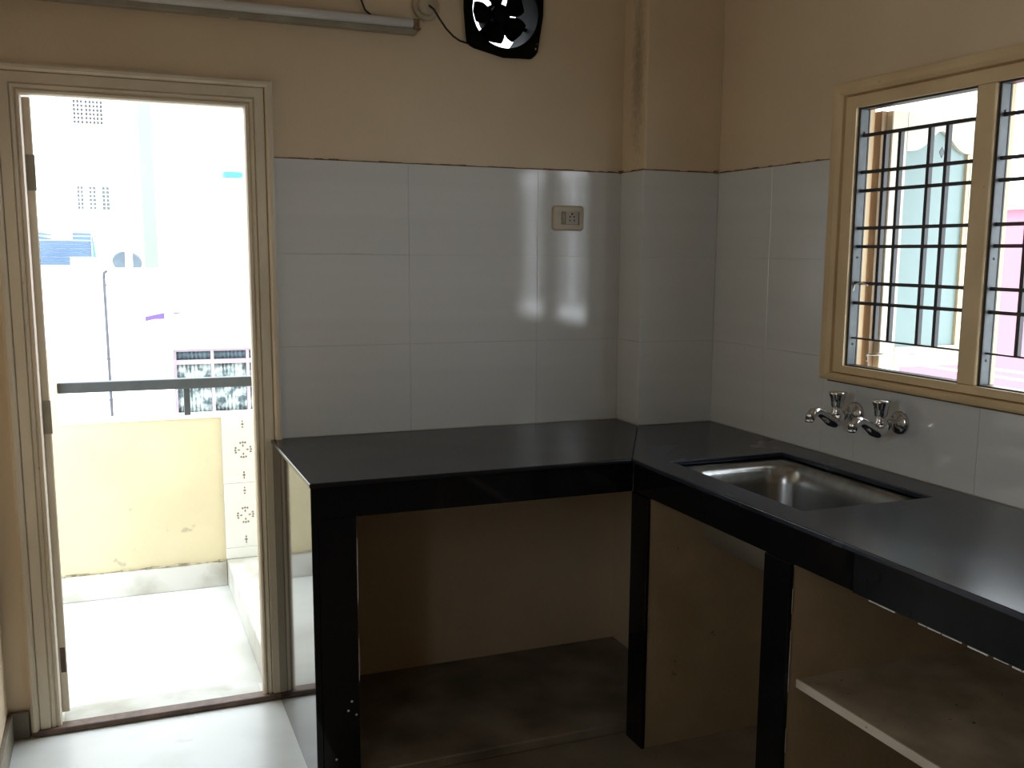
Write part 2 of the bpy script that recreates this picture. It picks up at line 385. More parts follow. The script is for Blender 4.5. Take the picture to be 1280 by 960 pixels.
build(B(-2.178, -1.58, 0.030, 0.16, FZ-0.02, FZ+0.006), 'outer_sill', MARBLE_O, door)
leaf = build(MB().prism([(-2.193, 0.036), (-2.158, 0.036), (-2.204, 0.640), (-2.239, 0.636)], lambda a, b, d: (a, b, d), 0.035, IZ-0.002), 'door_leaf', WOODP, door, bevel=0.003)
lp = MB().box(-2.1755, -2.1610, 0.0348, 0.0362, 0.165, 0.245)
build(lp, 'bolt_plate', THRESH, leaf, bevel=0.001)
for zz, hx_ in ((0.91, -2.1580), (1.617, -2.1580)):
    build(MB().box(-2.178, hx_, 0.0345, 0.0362, zz, zz+0.10).tube([(hx_, 0.0365, zz), (hx_, 0.0365, zz+0.10)], 0.0025), 'hinge', BATTEN, leaf)

# ------------------------------------------------------------------ window
win = thing('window_1', (0.0, -1.345, 1.10), kind='structure')
def flush(name, x0, x1, ya, yb, za, zb, m=WOODW, bev=0.003):
    return build(B(x0, x1, ya, yb, za, zb), name, m, win, bevel=bev)
OY0, OY1, OZ0, OZ1 = -0.880, -1.812, 1.136, 1.868               # clear opening
MY0, MY1 = -1.317, -1.376                                        # mullion
wprof = [(0.0, -0.058), (0.0, 0.010), (0.040, 0.011), (0.0415, -0.004), (0.0465, -0.004), (0.050, 0.014), (0.062, 0.022), (0.078, 0.020), (0.092, 0.016), (0.093, -0.004), (0.070, -0.058)]
# two jambs, a head and a sill, mitred; the sill and head are narrower than the jambs
def wframe():
    sides = {'l': 0.098/0.093, 't': 0.073/0.093, 'r': 0.098/0.093, 'b': 0.047/0.093}
    n = len(wprof)
    cs = [(OY0, OZ0, sides['l'], -sides['b'], 1), (OY0, OZ1, sides['l'], sides['t'], 1), (OY1, OZ1, -sides['r'], sides['t'], 1), (OY1, OZ0, -sides['r'], -sides['b'], 1)]
    names = ['window_jamb', 'window_head', 'window_jamb', 'window_sill']
    for i in range(4):
        j = (i+1) % 4
        vs_ = []
        for (a, b, sa, sb, _) in (cs[i], cs[j]):
            vs_ += [(-d, a+sa*o, b+sb*o) for o, d in wprof]
        fs = [(k, (k+1) % n, (k+1) % n+n, k+n) for k in range(n)] + [tuple(range(n)), tuple(range(n, 2*n))]
        build(MB().add(vs_, fs), names[i], WOODW, win)
wframe()
flush('mullion', -0.010, 0.058, MY1, MY0, OZ0, OZ1)
# dark ragged grime under the sill moulding
gs = MB(); ragged(gs, 'y', -1.86, -0.81, 1.0835, -0.006, 0.001, 0.05, 0.004)
build(gs, 'sill_grime', GRIME, win)
# grey flat irons bolted to the inside of each light, black grille bars
hz = [1.792, 1.690, 1.638, 1.533, 1.481, 1.377, 1.320, 1.218]
def grille(ya, yb, vy):
    for y_, s_ in ((ya, -1), (yb, 1)):
        st = build(MB().box(0.004, 0.030, y_ + s_*0.0015, y_ + s_*0.007, OZ0+0.004, OZ1-0.004), 'flat_iron', IRONG, win, bevel=0.0006)
        for xa in (0.0, 0.030): build(B(xa, xa+0.004, y_ + s_*0.0008, y_ + s_*0.0085, OZ0+0.004, OZ1-0.004), 'grille_rim', IRON, win)
        for zz in (1.20, 1.45, 1.80):
            yy = y_ + s_*0.0070
            build(MB().lathe([(0.0, s_*0.0015), (0.0035, s_*0.001), (0.0035, -s_*0.0005)], (0.017, yy, zz), 'y', 10), 'bolt', IRON, st)
    build(MB().box(0.000, 0.032, yb+0.0005, ya-0.0005, OZ1-0.005, OZ1), 'grille_rim', IRON, win)
    build(MB().box(0.000, 0.032, yb+0.0005, ya-0.0005, OZ0, OZ0+0.004), 'grille_rim', IRON, win)
    for z_ in hz:
        t_ = 0.0045 if z_ > 1.25 else 0.0022
        build(B(0.012, 0.022, yb+0.0005, ya-0.0005, z_-t_, z_+t_), 'grille_bar', IRON, win)
    for y_ in vy:
        build(B(0.014, 0.026, y_-0.0056, y_+0.0056, hz[-1]+0.002, hz[0]-0.002), 'grille_bar', IRON, win)
grille(OY0, MY0, (-0.975, -1.033, -1.143, -1.204))
grille(MY1, OY1, (-1.472, -1.530, -1.640, -1.700))
# white cord tied to the grille near the left iron
crd = MB()
crd.tube([(0.010, -0.882, 1.290), (0.008, -0.879, 1.335), (0.009, -0.890, 1.372), (0.008, -0.915, 1.379), (0.009, -0.935, 1.375), (0.010, -0.945, 1.372)], 0.003, 8)
tag(build(crd, 'cord', CORDM, loc=(0.01, -0.90, 1.33)), 'white scrap of cord tied round the left end of a window grille bar', 'cord')
# opened shutter outside the first light: stiles, rails, wavy-topped frosted pane, diamond
SY0, SY1 = -0.925, -0.897
sh = build(B(0.084, 0.140, SY0, SY1, 1.130, 1.862), 'shutter', SHUTW, win, bevel=0.002)
build(B(0.384, 0.436, SY0, SY1, 1.130, 1.862), 'shutter_stile', SHUTW, sh, bevel=0.002)
build(B(0.140, 0.384, SY0, SY1, 1.130, 1.190), 'bottom_rail', SHUTW, sh, bevel=0.002)
def wave(x): 
    t = (x-0.140)/(0.384-0.140)
    return 1.752 + 0.062*math.exp(-((t-0.52)/0.23)**2)
n_ = 28; xs = [0.140 + 0.244*k/n_ for k in range(n_+1)]
poly = [(x, wave(x)) for x in xs] + [(0.384, 1.862), (0.140, 1.862)]
tr = MB()
for k in range(n_):
    q = [(xs[k], wave(xs[k])), (xs[k+1], wave(xs[k+1])), (xs[k+1], 1.862), (xs[k], 1.862)]
    tr.prism(q, lambda a, b, d: (a, d, b), SY0, SY1)
build(tr, 'top_rail', SHUTW, sh)
build(B(0.136, 0.386, -0.913, -0.909, 1.186, 1.830), 'glass_pane', FROST, sh)['label'] = 'pale teal frosted glass'
build(MB().prism([(0.282, 1.772), (0.292, 1.757), (0.282, 1.740), (0.272, 1.757)], lambda a, b, d: (a, d, b), -0.9145, -0.9130), 'diamond', IRONG, sh)
build(B(0.374, 0.384, SY0+0.002, SY0+0.012, 1.190, 1.752), 'edge_shading', WOODW, sh)  # tan strip standing for the shading along the stile's inner edge
for zz in (1.20, 1.78): build(B(0.424, 0.432, SY0-0.004, SY0, zz-0.04, zz+0.04), 'hinge', WOODB, sh)
build(B(0.066, 0.084, -0.900, -0.870, 1.11, 1.862), 'outer_stop', WOODB, win)
stay = MB().tube([(0.045, -0.92, 1.150), (0.045, -0.92, 1.170), (0.06, -0.935, 1.172), (0.20, -0.98, 1.178)], 0.004, 8)
build(stay, 'window_stay', CHROME, win)
tag(build(B(0.088, 0.50, -2.20, -0.55, 1.945, 2.02), 'trim_2', FACADE), kind='structure')      # concrete sunshade over the window

# ------------------------------------------------------------------ kitchen worktop
XF, YF = -0.5815, -0.669
XE = -1.527
YN = -2.70                                                       # the run goes on behind the frame
wt_ = thing('worktop', (-0.8, -0.5, ZC), 'L-shaped black granite worktop with a mitred corner, running from door to window wall', 'worktop')
OVR = 0.010
sb = MB()
T0, T1 = ZC-0.014, ZC
MX = (PX, PY)                                                  # mitre runs from the pillar edge to the inner corner
def slab(mb, poly):
    mb.prism(poly, lambda a, b, d: (a, b, d), T0, T1)
    return mb
slabB = build(slab(MB(), [(XE-0.004, YF-OVR), (XF-OVR, YF-OVR), (PX-0.0005, PY-0.001), (PX-0.0005, -0.001), (XE-0.004, -0.001)]), 'back_slab', GRANITE_T, wt_, bevel=0.004, seg=3)
# right slab with sink cut-out, from strips
SX0, SX1, SQ0, SQ1 = -0.503, -0.112, -1.366, -0.752             # x front, x back, y near, y far
sr = MB()
def strip(x0, x1, ya, yb): sr.box(x0, x1, ya, yb, T0, T1)
bmr = bmesh.new()
def rslab():
    # outline with a hole: built as a ring of quads around the hole plus the two end pieces
    out = [(XF-OVR, YF-OVR), (PX, PY-0.001), (-0.001, PY-0.001), (-0.001, YN), (XF-OVR, YN)]
    m_ = MB()
    # corner piece between mitre and the sink's far edge
    m_.prism([(XF-OVR, YF-OVR+0.0005), (PX+0.0005, PY-0.001), (-0.001, PY-0.001), (-0.001, SQ1), (SX1, SQ1), (SX0, SQ1), (XF-OVR, SQ1)], lambda a, b, d: (a, b, d), T0, T1)
    m_.box(XF-OVR, SX0, SQ0, SQ1, T0, T1); m_.box(SX1, -0.001, SQ0, SQ1, T0, T1)
    m_.prism([(XF-OVR, YN), (-0.001, YN), (-0.001, SQ0), (SX1, SQ0), (SX0, SQ0), (XF-OVR, SQ0)], lambda a, b, d: (a, b, d), T0, T1)
    return m_
def weld_inner(o):
    """dissolve the seams inside the slab so it is one solid with a hole"""
    bm = bmesh.new(); bm.from_mesh(o.data)
    bmesh.ops.remove_doubles(bm, verts=bm.verts, dist=1e-5)
    from collections import defaultdict
    seen = defaultdict(list)
    for f in bm.faces: seen[tuple(round(c, 4) for c in f.calc_center_median())].append(f)
    dead = [f for l in seen.values() if len(l) > 1 for f in l]
    bmesh.ops.delete(bm, geom=dead, context='FACES')
    bmesh.ops.recalc_face_normals(bm, faces=bm.faces)
    bm.to_mesh(o.data); bm.free()
slabR = build(rslab(), 'right_slab', GRANITE_R, wt_)
weld_inner(slabR)
b_ = slabR.modifiers.new('edge', 'BEVEL'); b_.width = 0.003; b_.segments = 3; b_.limit_method = 'ANGLE'; b_.angle_limit = 0.6
AZ = 0.760
build(B(XE+0.018, XF, YF, YF+0.018, AZ, T0), 'front_strip', GRANITE, wt_, bevel=0.0015)
build(B(XF, XF+0.018, -1.6385, YF, AZ, T0), 'front_strip', GRANITE, wt_, bevel=0.0015)
build(B(XF-0.001, XF+0.018, YN, -1.6395, AZ-0.002, T0), 'front_strip', GRANITE_W, wt_, bevel=0.0015)

# masonry base with granite facings
base = thing('counter_base', (-0.8, -0.4, FZ), 'cream masonry counter base faced with polished black granite strips, open underneath', 'counter')
build(B(XE, XE+0.018, YF+0.0, -0.001, FZ, T0), 'end_panel', GRANITE, base, bevel=0.0015)
build(B(XE+0.018, -1.409, YF+0.001, YF+0.018, FZ, AZ), 'leg_facing', GRANITE, base, bevel=0.001)
build(B(XE+0.018, -1.412, YF+0.018, P, FZ, T0-0.001), 'partition', MASON, base)
build(B(XF-0.004, XF+0.0065, -0.766, YF+0.000, FZ, AZ), 'leg_facing', GRANITE, base, bevel=0.001)
build(MB().box(XF+0.007, P, -0.762, -0.738, FZ, AZ-0.002).box(XF+0.007, P, -0.738, -0.672, FZ, AZ-0.002).box(XF+0.02, P, -0.736, -0.672, AZ-0.002, T0-0.001), 'partition', MASON, base)
build(B(XF-0.004, XF+0.0065, -1.434, -1.334, FZ, AZ), 'leg_facing', GRANITE, base, bevel=0.001)
build(MB().box(XF+0.007, P, -1.432, -1.350, FZ, AZ-0.002).box(XF+0.02, P, -1.432, -1.386, AZ-0.002, T0-0.001), 'partition', MASON, base)
build(B(XF+0.018, P, -2.69, -2.60, FZ, T0-0.001), 'partition', MASON, base)
ch = MB()
y_ = -1.58
while y_ > -2.35:
    l_ = random.uniform(0.012, 0.05)
    if random.random() < 0.75: ch.box(XF-0.0012, XF+0.012, y_-l_, y_, AZ-0.0035-random.uniform(0, 0.0015), AZ-0.0018)
    y_ -= l_*random.uniform(1.05, 1.5)
for x_, z0_, z1_, yy in ((-1.4085, 0.30, 0.42, YF+0.002), (-1.4085, 0.52, 0.70, YF+0.002)):
    ch.box(x_, x_+0.0015, yy, yy+0.01, z0_, z1_)
for z0_, z1_ in ((0.30, 0.36), (0.45, 0.60), (0.64, 0.70)):
    ch.box(XF+0.0050, XF+0.0068, -1.4347, -1.4330, z0_, z1_)
tag(build(ch, 'chipped_edge', CHIP, base), 'ragged white chips along the granite edges', kind='stuff')
for x_, z_ in ((-1.44, 0.22), (-1.43, 0.245), (-1.475, 0.085), (-1.418, 0.205)):
    ch2 = MB().lathe([(0.0, -0.0006), (0.003, -0.0004), (0.0035, 0.0)], (x_, YF+0.001, z_), 'y', 7)
    build(ch2, 'plaster_spot', CHIP, base)
tag(build(B(-1.411, P, -0.650, P, FZ, 0.022), 'trim_3', MARBLE_D, bevel=0.004), kind='structure')   # raised plinth under the back run
sh_ = thing('storage_shelf', (-0.3, -2.0, 0.46), 'dusty stone shelf with a pale front edge built in under the right counter', 'shelf')
build(B(-0.548, P, -2.60, -1.430, 0.458, 0.478), 'shelf_slab', SHELF, sh_)
build(B(-0.553, -0.548, -2.60, -1.432, 0.4575, 0.4785), 'front_edge', SHELFE, sh_, bevel=0.001)

# ------------------------------------------------------------------ sink
def rrect(cx, cy, hx, hy, r, z, n=6):
    p = []
    for k, (sx, sy) in enumerate(((1, 1), (-1, 1), (-1, -1), (1, -1))):
        for i in range(n+1):
            a = PI/2*k + PI/2*i/n
            p.append((cx+sx*(hx-r)+r*math.cos(a), cy+sy*(hy-r)+r*math.sin(a), z))
    return p
scx, scy = (SX0+SX1)/2, (SQ0+SQ1)/2
hx, hy = (SX1-SX0)/2, (SQ1-SQ0)/2
sink = thing('kitchen_sink', (scx, scy, 0.63), 'stainless steel sink bowl let into the black worktop below the taps', 'sink')
rings = [(hx+0.012, hy+0.012, 0.02, 0.8455), (hx-0.002, hy-0.012, 0.05, 0.841), (hx-0.010, hy-0.030, 0.065, 0.838), (hx-0.016, hy-0.040, 0.072, 0.830), (hx-0.022, hy-0.048, 0.078, 0.818),
         (hx-0.026, hy-0.054, 0.080, 0.78), (hx-0.032, hy-0.064, 0.085, 0.69), (hx-0.038, hy-0.074, 0.085, 0.660), (hx-0.052, hy-0.092, 0.08, 0.642), (hx-0.075, hy-0.12, 0.07, 0.635), (0.045, 0.045, 0.044, 0.630)]
vs_ = []; fs = []
rr = [rrect(scx, scy, a, b, r, z) for a, b, r, z in rings]
m_ = len(rr[0])
for g in rr: vs_ += g
for i in range(len(rr)-1):
    for k in range(m_): fs.append((i*m_+k, i*m_+(k+1) % m_, (i+1)*m_+(k+1) % m_, (i+1)*m_+k))
bowl = build(MB().add(vs_, fs, True), 'bowl', STEEL, sink)
bowl.data.materials.append(STEELO)
so = bowl.modifiers.new('thick', 'SOLIDIFY'); so.thickness = 0.0015; so.offset = 1; so.material_offset = 1
build(MB().lathe([(0.0, 0.001), (0.02, 0.001), (0.03, 0.003), (0.043, 0.004), (0.046, 0.0)], (scx, scy, 0.630), 'z', 24), 'drain', CHROME, sink)
build(MB().tube([(scx, scy, 0.628), (scx, scy, 0.52)], 0.024, 14), 'waste_pipe', PLASTIC, sink)

# ------------------------------------------------------------------ taps
def make_tap(y, label):
    t = thing('tap', (0.0, y, 1.003), label, 'tap', 'wall taps over the sink')
    build(MB().lathe([(0.0, -0.020), (0.013, -0.020), (0.017, -0.014), (0.027, -0.012), (0.033, -0.006), (0.034, 0.0)], (-0.0005, y, 1.003), 'x', 28), 'flange', CHROME, t)
    sp = MB().tube([(-0.012, y, 1.003), (-0.032, y, 1.002)], 0.010, 14)
    sp.tube([(-0.030, y, 1.002), (-0.036, y, 1.002), (-0.048, y, 1.002)], [0.013, 0.0145, 0.012], 6)
    pts = [(-0.044, y, 1.002), (-0.055, y, 0.998), (-0.068, y, 0.990), (-0.080, y, 0.986), (-0.094, y, 0.990), (-0.110, y, 1.000), (-0.126, y, 1.010), (-0.140, y, 1.015), (-0.152, y, 1.013), (-0.161, y, 1.004), (-0.164, y, 0.994)]
    sp.tube(pts, [0.012, 0.018, 0.0225, 0.0225, 0.0185, 0.0145, 0.013, 0.0135, 0.0145, 0.0145, 0.0135], 18)
    build(sp, 'spout', CHROME, t)
    build(MB().lathe([(0.0, -0.006), (0.0105, -0.006), (0.0128, -0.004), (0.0128, 0.003), (0.0, 0.003)], (-0.165, y, 0.992), 'z', 18), 'aerator', CHROME, t)
    build(MB().lathe([(0.018, 0.0), (0.0155, 0.006), (0.0135, 0.012), (0.0135, 0.023), (0.0, 0.023)], (-0.070, y, 1.003), 'z', 18), 'bonnet', CHROME, t)
    n_ = 24
    hd = MB().lathe([(0.0, 0.0), (0.0165, 0.0), (0.0175, 0.004), (0.0185, 0.014), (0.021, 0.026), (0.0255, 0.036), (0.0265, 0.040), (0.0245, 0.0430), (0.0, 0.0440)], (-0.070, y, 1.026), 'z', n_)
    build(hd, 'handle', CHROME, t)
    return t
make_tap(-0.940, 'left one of the two chrome wall taps with flared knobs, nearer the room corner')
make_tap(-1.120, 'right one of the two chrome wall taps with flared knobs, farther from the room corner')

# ------------------------------------------------------------------ wall socket
sk = thing('wall_socket', (-0.5025, 0.0, 1.532), 'ivory switch and socket plate on the white back wall tiles', 'socket')
pl = MB()
def rr2(x0, x1, z0, z1, r, n=5):
    p = []
    for k, (cx, cz) in enumerate(((x1-r, z1-r), (x0+r, z1-r), (x0+r, z0+r), (x1-r, z0+r))):
        for i in range(n+1):
            a = PI/2*k + PI/2*i/n; p.append((cx+r*math.cos(a), cz+r*math.sin(a)))
    return p
o_ = rr2(-0.561, -0.444, 1.532, 1.618, 0.013); o2 = rr2(-0.556, -0.449, 1.537, 1.613, 0.011); i_ = rr2(-0.531, -0.4625, 1.5525, 1.5975, 0.002)
n_ = len(o_)
vs_ = [(a, 0.0, b) for a, b in o_] + [(a, -0.007, b) for a, b in o_] + [(a, -0.011, b) for a, b in o2] + [(a, -0.011, b) for a, b in i_] + [(a, -0.004, b) for a, b in i_]
fs = []
for q in range(4):
    for k in range(n_): fs.append((q*n_+k, q*n_+(k+1) % n_, (q+1)*n_+(k+1) % n_, (q+1)*n_+k))
fs.append(tuple(range(4*n_, 5*n_)))
build(pl.add(vs_, fs), 'plate', PLASTIC, sk)
build(B(-0.5300, -0.5150, -0.010, -0.004, 1.5535, 1.5965), 'switch', SWITCH, sk, bevel=0.002)
ins = build(B(-0.5140, -0.4640, -0.0095, -0.004, 1.5535, 1.5965), 'socket_face', SOCK, sk, bevel=0.001)
for hx_, hz_, hr in ((-0.489, 1.5895, 0.0034), (-0.4965, 1.580, 0.0028), (-0.4815, 1.580, 0.0028), (-0.4975, 1.5675, 0.0027), (-0.4805, 1.5675, 0.0027)):
    build(MB().lathe([(0.0, -0.0002), (hr, -0.0002), (hr, 0.001), (0.0, 0.001)], (hx_, -0.0095, hz_), 'y', 12), 'pin_hole', HOLE, ins)

# ------------------------------------------------------------------ tube light, rose, cables
tl = thing('tube_light', (-1.65, P, 2.15), 'white fluorescent tube on a grey batten fixed high above the door', 'lamp')
build(MB().box(-2.285, -1.044, -0.030, P, 2.132, 2.150).box(-2.285, -1.044, -0.006, P, 2.146, 2.172), 'batten', BATTEN, tl, bevel=0.003)
build(MB().tube([(-2.262, -0.030, 2.1625), (-1.060, -0.030, 2.1630)], 0.0145, 18), 'tube', TUBEG, tl)
for xx in (-2.270, -1.048):
    h_ = MB().box(xx-0.011, xx+0.010, -0.036, 0.0, 2.146, 2.178).box(xx+0.004, xx+0.012, -0.048, -0.012, 2.143, 2.150)
    build(h_, 'lamp_holder', RUSTY, tl, bevel=0.002)
build(MB().lathe([(0.0, -0.012), (0.008, -0.012), (0.010, 0.0), (0.012, 0.012), (0.0, 0.013)], (-1.60, -0.014, 2.137), 'x', 10), 'starter', PLASTIC, tl)
ro = thing('junction_rose', (-1.006, P, 2.224), 'round grime-stained ivory wiring rose on the wall left of the fan', 'fitting')
build(MB().lathe([(0.044, 0.0), (0.044, -0.010), (0.038, -0.014), (0.0, -0.014)], (-1.006, P, 2.226), 'y', 26), 'rose_base', PLASTIC, ro)
build(MB().lathe([(0.031, -0.013), (0.030, -0.024), (0.024, -0.031), (0.0, -0.033)], (-1.006, P, 2.226), 'y', 26), 'rose_cap', PLASTIC, ro)
cb = MB().tube([(-1.004, -0.026, 2.224), (-0.992, -0.036, 2.212), (-0.972, -0.034, 2.185), (-0.948, -0.028, 2.158), (-0.922, -0.022, 2.138), (-0.898, -0.014, 2.128), (-0.872, -0.008, 2.124)], 0.0032, 8)
tag(build(cb, 'fan_cable', CABLE, loc=(-0.94, -0.02, 2.17)), 'black cable looping from the round rose down to the exhaust fan', 'cable')
cb = MB().tube([(-1.225, -0.004, 2.260), (-1.218, -0.010, 2.225), (-1.205, -0.008, 2.195), (-1.185, -0.012, 2.178), (-1.170, -0.010, 2.172)], 0.0032, 8)
tag(build(cb, 'lamp_cable', CABLE, loc=(-1.2, -0.005, 2.2)), 'short dark cable hanging down behind the fluorescent tube', 'cable')

# ------------------------------------------------------------------ exhaust fan
fan = thing('exhaust_fan', (FANC[0], 0.0, FANC[1]), 'black metal exhaust fan set in a round hole through the back wall', 'fan')
cx, cz = FANC[0]+0.003, FANC[1]
outp = [(-0.137, 0.110), (-0.110, 0.137), (0.110, 0.137), (0.137, 0.110), (0.135, 0.0), (0.116, -0.120), (0.098, -0.138), (0.0, -0.141), (-0.108, -0.118), (-0.128, -0.104), (-0.137, 0.0)]
# resample the outline by angle so it bridges cleanly to the round hole
def out_at(a):
    dx, dz = math.cos(a), math.sin(a); best = None
    for k in range(len(outp)):
        (ax, az), (bx, bz) = outp[k], outp[(k+1) % len(outp)]
        ex, ez = bx-ax, bz-az; det = dx*(-ez)+dz*ex
        if abs(det) < 1e-9: continue
        t = (ax*(-ez)+az*ex)/det; s_ = (dx*az-dz*ax)/det
        if t > 0 and -1e-6 <= s_ <= 1+1e-6: best = t if best is None else min(best, t)
    return best
NN = 72; an = [2*PI*k/NN for k in range(NN)]; ro_ = [out_at(a) for a in an]
prof_ = [(1.0, P, 'o'), (1.0, -0.014, 'o'), (0.97, -0.020, 'o'), (0.128, -0.024, 'r'), (0.114, -0.020, 'r'), (0.1135, 0.172, 'r')]
vs_ = []; fs = []
for f_, yy, kd in prof_:
    for k, a in enumerate(an):
        rad = ro_[k]*f_ if kd == 'o' else f_
        vs_.append((cx+rad*math.cos(a), yy, cz+rad*math.sin(a)))
for q in range(len(prof_)-1):
    for k in range(NN): fs.append((q*NN+k, q*NN+(k+1) % NN, (q+1)*NN+(k+1) % NN, (q+1)*NN+k))
hs = build(MB().add(vs_, fs), 'housing', FANB, fan)
for sx_, sz_ in ((0.105, -0.108), (0.108, -0.092), (-0.105, -0.095), (0.105, 0.105), (-0.105, 0.105)):
    build(MB().lathe([(0.0, -0.003), (0.004, -0.002), (0.005, 0.0)], (cx+sx_, -0.019, cz+sz_), 'y', 10), 'screw', CHROME, fan)
build(MB().lathe([(0.0, -0.004), (0.030, 0.0), (0.040, 0.010), (0.044, 0.025), (0.044, 0.070), (0.034, 0.085), (0.0, 0.088)], (cx, 0.058, cz), 'y', 24), 'motor', FANB, fan)
for k in range(3):
    a = math.radians(224 + 120*k); c_, s_ = math.cos(a), math.sin(a)
    br = MB().tube([(cx+0.02*c_, 0.075, cz+0.02*s_), (cx+0.114*c_, 0.075, cz+0.114*s_)], 0.0065, 8)
    build(br, 'mounting_arm', FANB, fan)
for k in range(5):
    a0 = math.radians(178 + 72*k); bl = []; nf = 8
    vs_ = []
    for i in range(nf+1):
        t = i/nf; rad = 0.028 + 0.066*t; hw = 0.32 + 0.24*math.sin(PI*min(1, 0.15+0.80*t))
        for s_ in (-1, 0, 1):
            a = a0 + s_*hw
            vs_.append((cx+rad*math.cos(a), 0.036 - s_*0.012, cz+rad*math.sin(a)))
    fs = []
    for i in range(nf):
        for s_ in (0, 1): fs.append((i*3+s_, i*3+s_+1, i*3+3+s_+1, i*3+3+s_))
    bo = build(MB().add(vs_, fs, True), 'blade', FANB, fan)
    so = bo.modifiers.new('thick', 'SOLIDIFY'); so.thickness = 0.0016
build(MB().lathe([(0.0, 0.006), (0.026, 0.010), (0.032, 0.022), (0.032, 0.060), (0.0, 0.062)], (cx, 0.0, cz), 'y', 20), 'hub', FANB, fan)

# ------------------------------------------------------------------ balcony
BZ = -0.030; PYI = 1.320
tag(build(B(-3.1, 0.6, 0.16, 1.46, BZ-0.14, BZ), 'floor_balcony', MARBLE_B), kind='structure')
par = tag(build(MB().box(-3.1, 0.6, PYI, 1.46, BZ-0.14, 0.733), 'wall_balcony', PARAP), kind='structure')
build(B(-2.199, 0.6, PYI-0.004, 1.464, 0.733, 0.738), 'coping', PARTOP, par)
build(B(-3.1, -2.201, PYI, 1.46, 0.733, 1.043), 'pier', PARAP, par)
build(B(-3.1, -1.556, PYI-0.016, PYI, BZ, 0.083), 'skirting', MARBLE_O, par, bevel=0.003)
rg = MB()
a = -3.1
while a < -1.556:
    b2 = min(-1.556, a+random.uniform(0.02, 0.06)); rg.box(a, b2, PYI-0.014-random.uniform(0, 0.004), PYI, 0.083, 0.083+random.uniform(0.001, 0.008)); a = b2
build(rg, 'mortar_joint', MORTAR, par)
# printed tiles on the right end of the parapet
def motif(mb, cx, cz, y, s=1.0):
    for k in range(4):
        a = PI/2*k + 0.03
        for r0, wd, ln in ((0.010, 0.0035, 0.012), (0.024, 0.0045, 0.010)):
            for off in ((-0.32, 0.0, 0.32) if r0 > 0.02 else (0.0,)):
                aa = a + off; c_, s_ = math.cos(aa), math.sin(aa)
                p0 = (cx+r0*c_*s, cz+r0*s_*s); p1 = (cx+(r0+ln)*c_*s, cz+(r0+ln)*s_*s); px_, pz_ = -s_*wd*s, c_*wd*s
                md = ((p0[0]+p1[0])/2, (p0[1]+p1[1])/2)
                mb.prism([p0, (md[0]+px_, md[1]+pz_), p1, (md[0]-px_, md[1]-pz_)], lambda u_, v__, d: (u_, d, v__), y-0.0006, y)
def sprig(mb, cx, cz, y, up):
    for dz, w_ in ((0.0, 0.003), (0.013*up, 0.0075), (0.026*up, 0.0045)):
        mb.prism([(cx-w_, cz+dz), (cx, cz+dz+0.005), (cx+w_, cz+dz), (cx, cz+dz-0.005)], lambda u_, v__, d: (u_, d, v__), y-0.0006, y)
    mb.box(cx-0.001, cx+0.001, y-0.0006, y, cz-0.004, cz+0.030*up if up > 0 else cz+0.004)
tz = [0.090, 0.140, 0.434, 0.733]
for j in range(5):
    xa = -1.558 + 0.20*j
    for i in range(3):
        tt = build(B(xa+0.0006, xa+0.1994, PYI-0.012, PYI, tz[i]+0.0006, tz[i+1]-0.0006), 'tile', OTILE, par, bevel=0.001)
        if i > 0:
            m_ = MB(); c_ = xa+0.088; y_ = PYI-0.012
            zc_ = (tz[i]+tz[i+1])/2
            motif(m_, c_, zc_, y_, 1.15); sprig(m_, c_, tz[i]+0.022, y_, 1); sprig(m_, c_, tz[i+1]-0.022, y_, -1)
            build(m_, 'flower_print', MOTIF, tt)
tag(build(B(-1.556, 0.6, 0.16, PYI-0.012, BZ, 0.090), 'trim_4', MARBLE_O, bevel=0.004), kind='structure')   # marble ledge along the balcony
rl = thing('balcony_railing', (-1.69, 1.40, 0.738), 'dark grey square-tube railing along the top of the yellow balcony parapet', 'railing')
build(B(-2.199, 0.55, 1.377, 1.423, 0.856, 0.900), 'top_rail', RAILM, rl, bevel=0.002)
for xx in (-1.690, -0.900, -0.110):
    build(B(xx-0.013, xx+0.013, 1.387, 1.413, 0.738, 0.856), 'post', RAILM, rl, bevel=0.001)

# ------------------------------------------------------------------ neighbours across the street
tag(build(B(-40, 40, 1.6, 60, -7.3, -7.0), 'street_ground', GROUND), kind='structure')
nb = thing('low_house', (-0.5, 15.5, -7.0), 'low white house with a curtained window across the street, seen through the door', 'building')
def wall_with_hole(y0, y1, x0, x1, z0, z1, hx0, hx1, hz0, hz1):
    return MB().box(x0, hx0, y0, y1, z0, z1).box(hx1, x1, y0, y1, z0, z1).box(hx0, hx1, y0, y1, z0, hz0).box(hx0, hx1, y0, y1, hz1, z1)
build(wall_with_hole(14.0, 14.25, -5.5, 5.0, -7.0, 1.175, -1.085, 0.62, -1.205, -0.125), 'wall', FACADE, nb)
build(MB().box(-5.5, 5.0, 14.25, 17.2, 0.55, 0.75).box(-5.5, -5.25, 14.25, 17.2, -7.0, 1.17).box(4.75, 5.0, 14.25, 17.2, -7.0, 1.17), 'roof_slab', FACADE, nb)
wfm = MB()
for xa in (-1.085, -0.505, 0.055, 0.575): wfm.box(xa, xa+0.05, 14.05, 14.12, -1.205, -0.125)
for za in (-1.205, -0.165, -0.375, -0.720): wfm.box(-1.085, 0.62, 14.055, 14.115, za, za+(0.075 if za == -0.375 else 0.035))
wf = build(wfm, 'window_frame', MAUVE, nb)
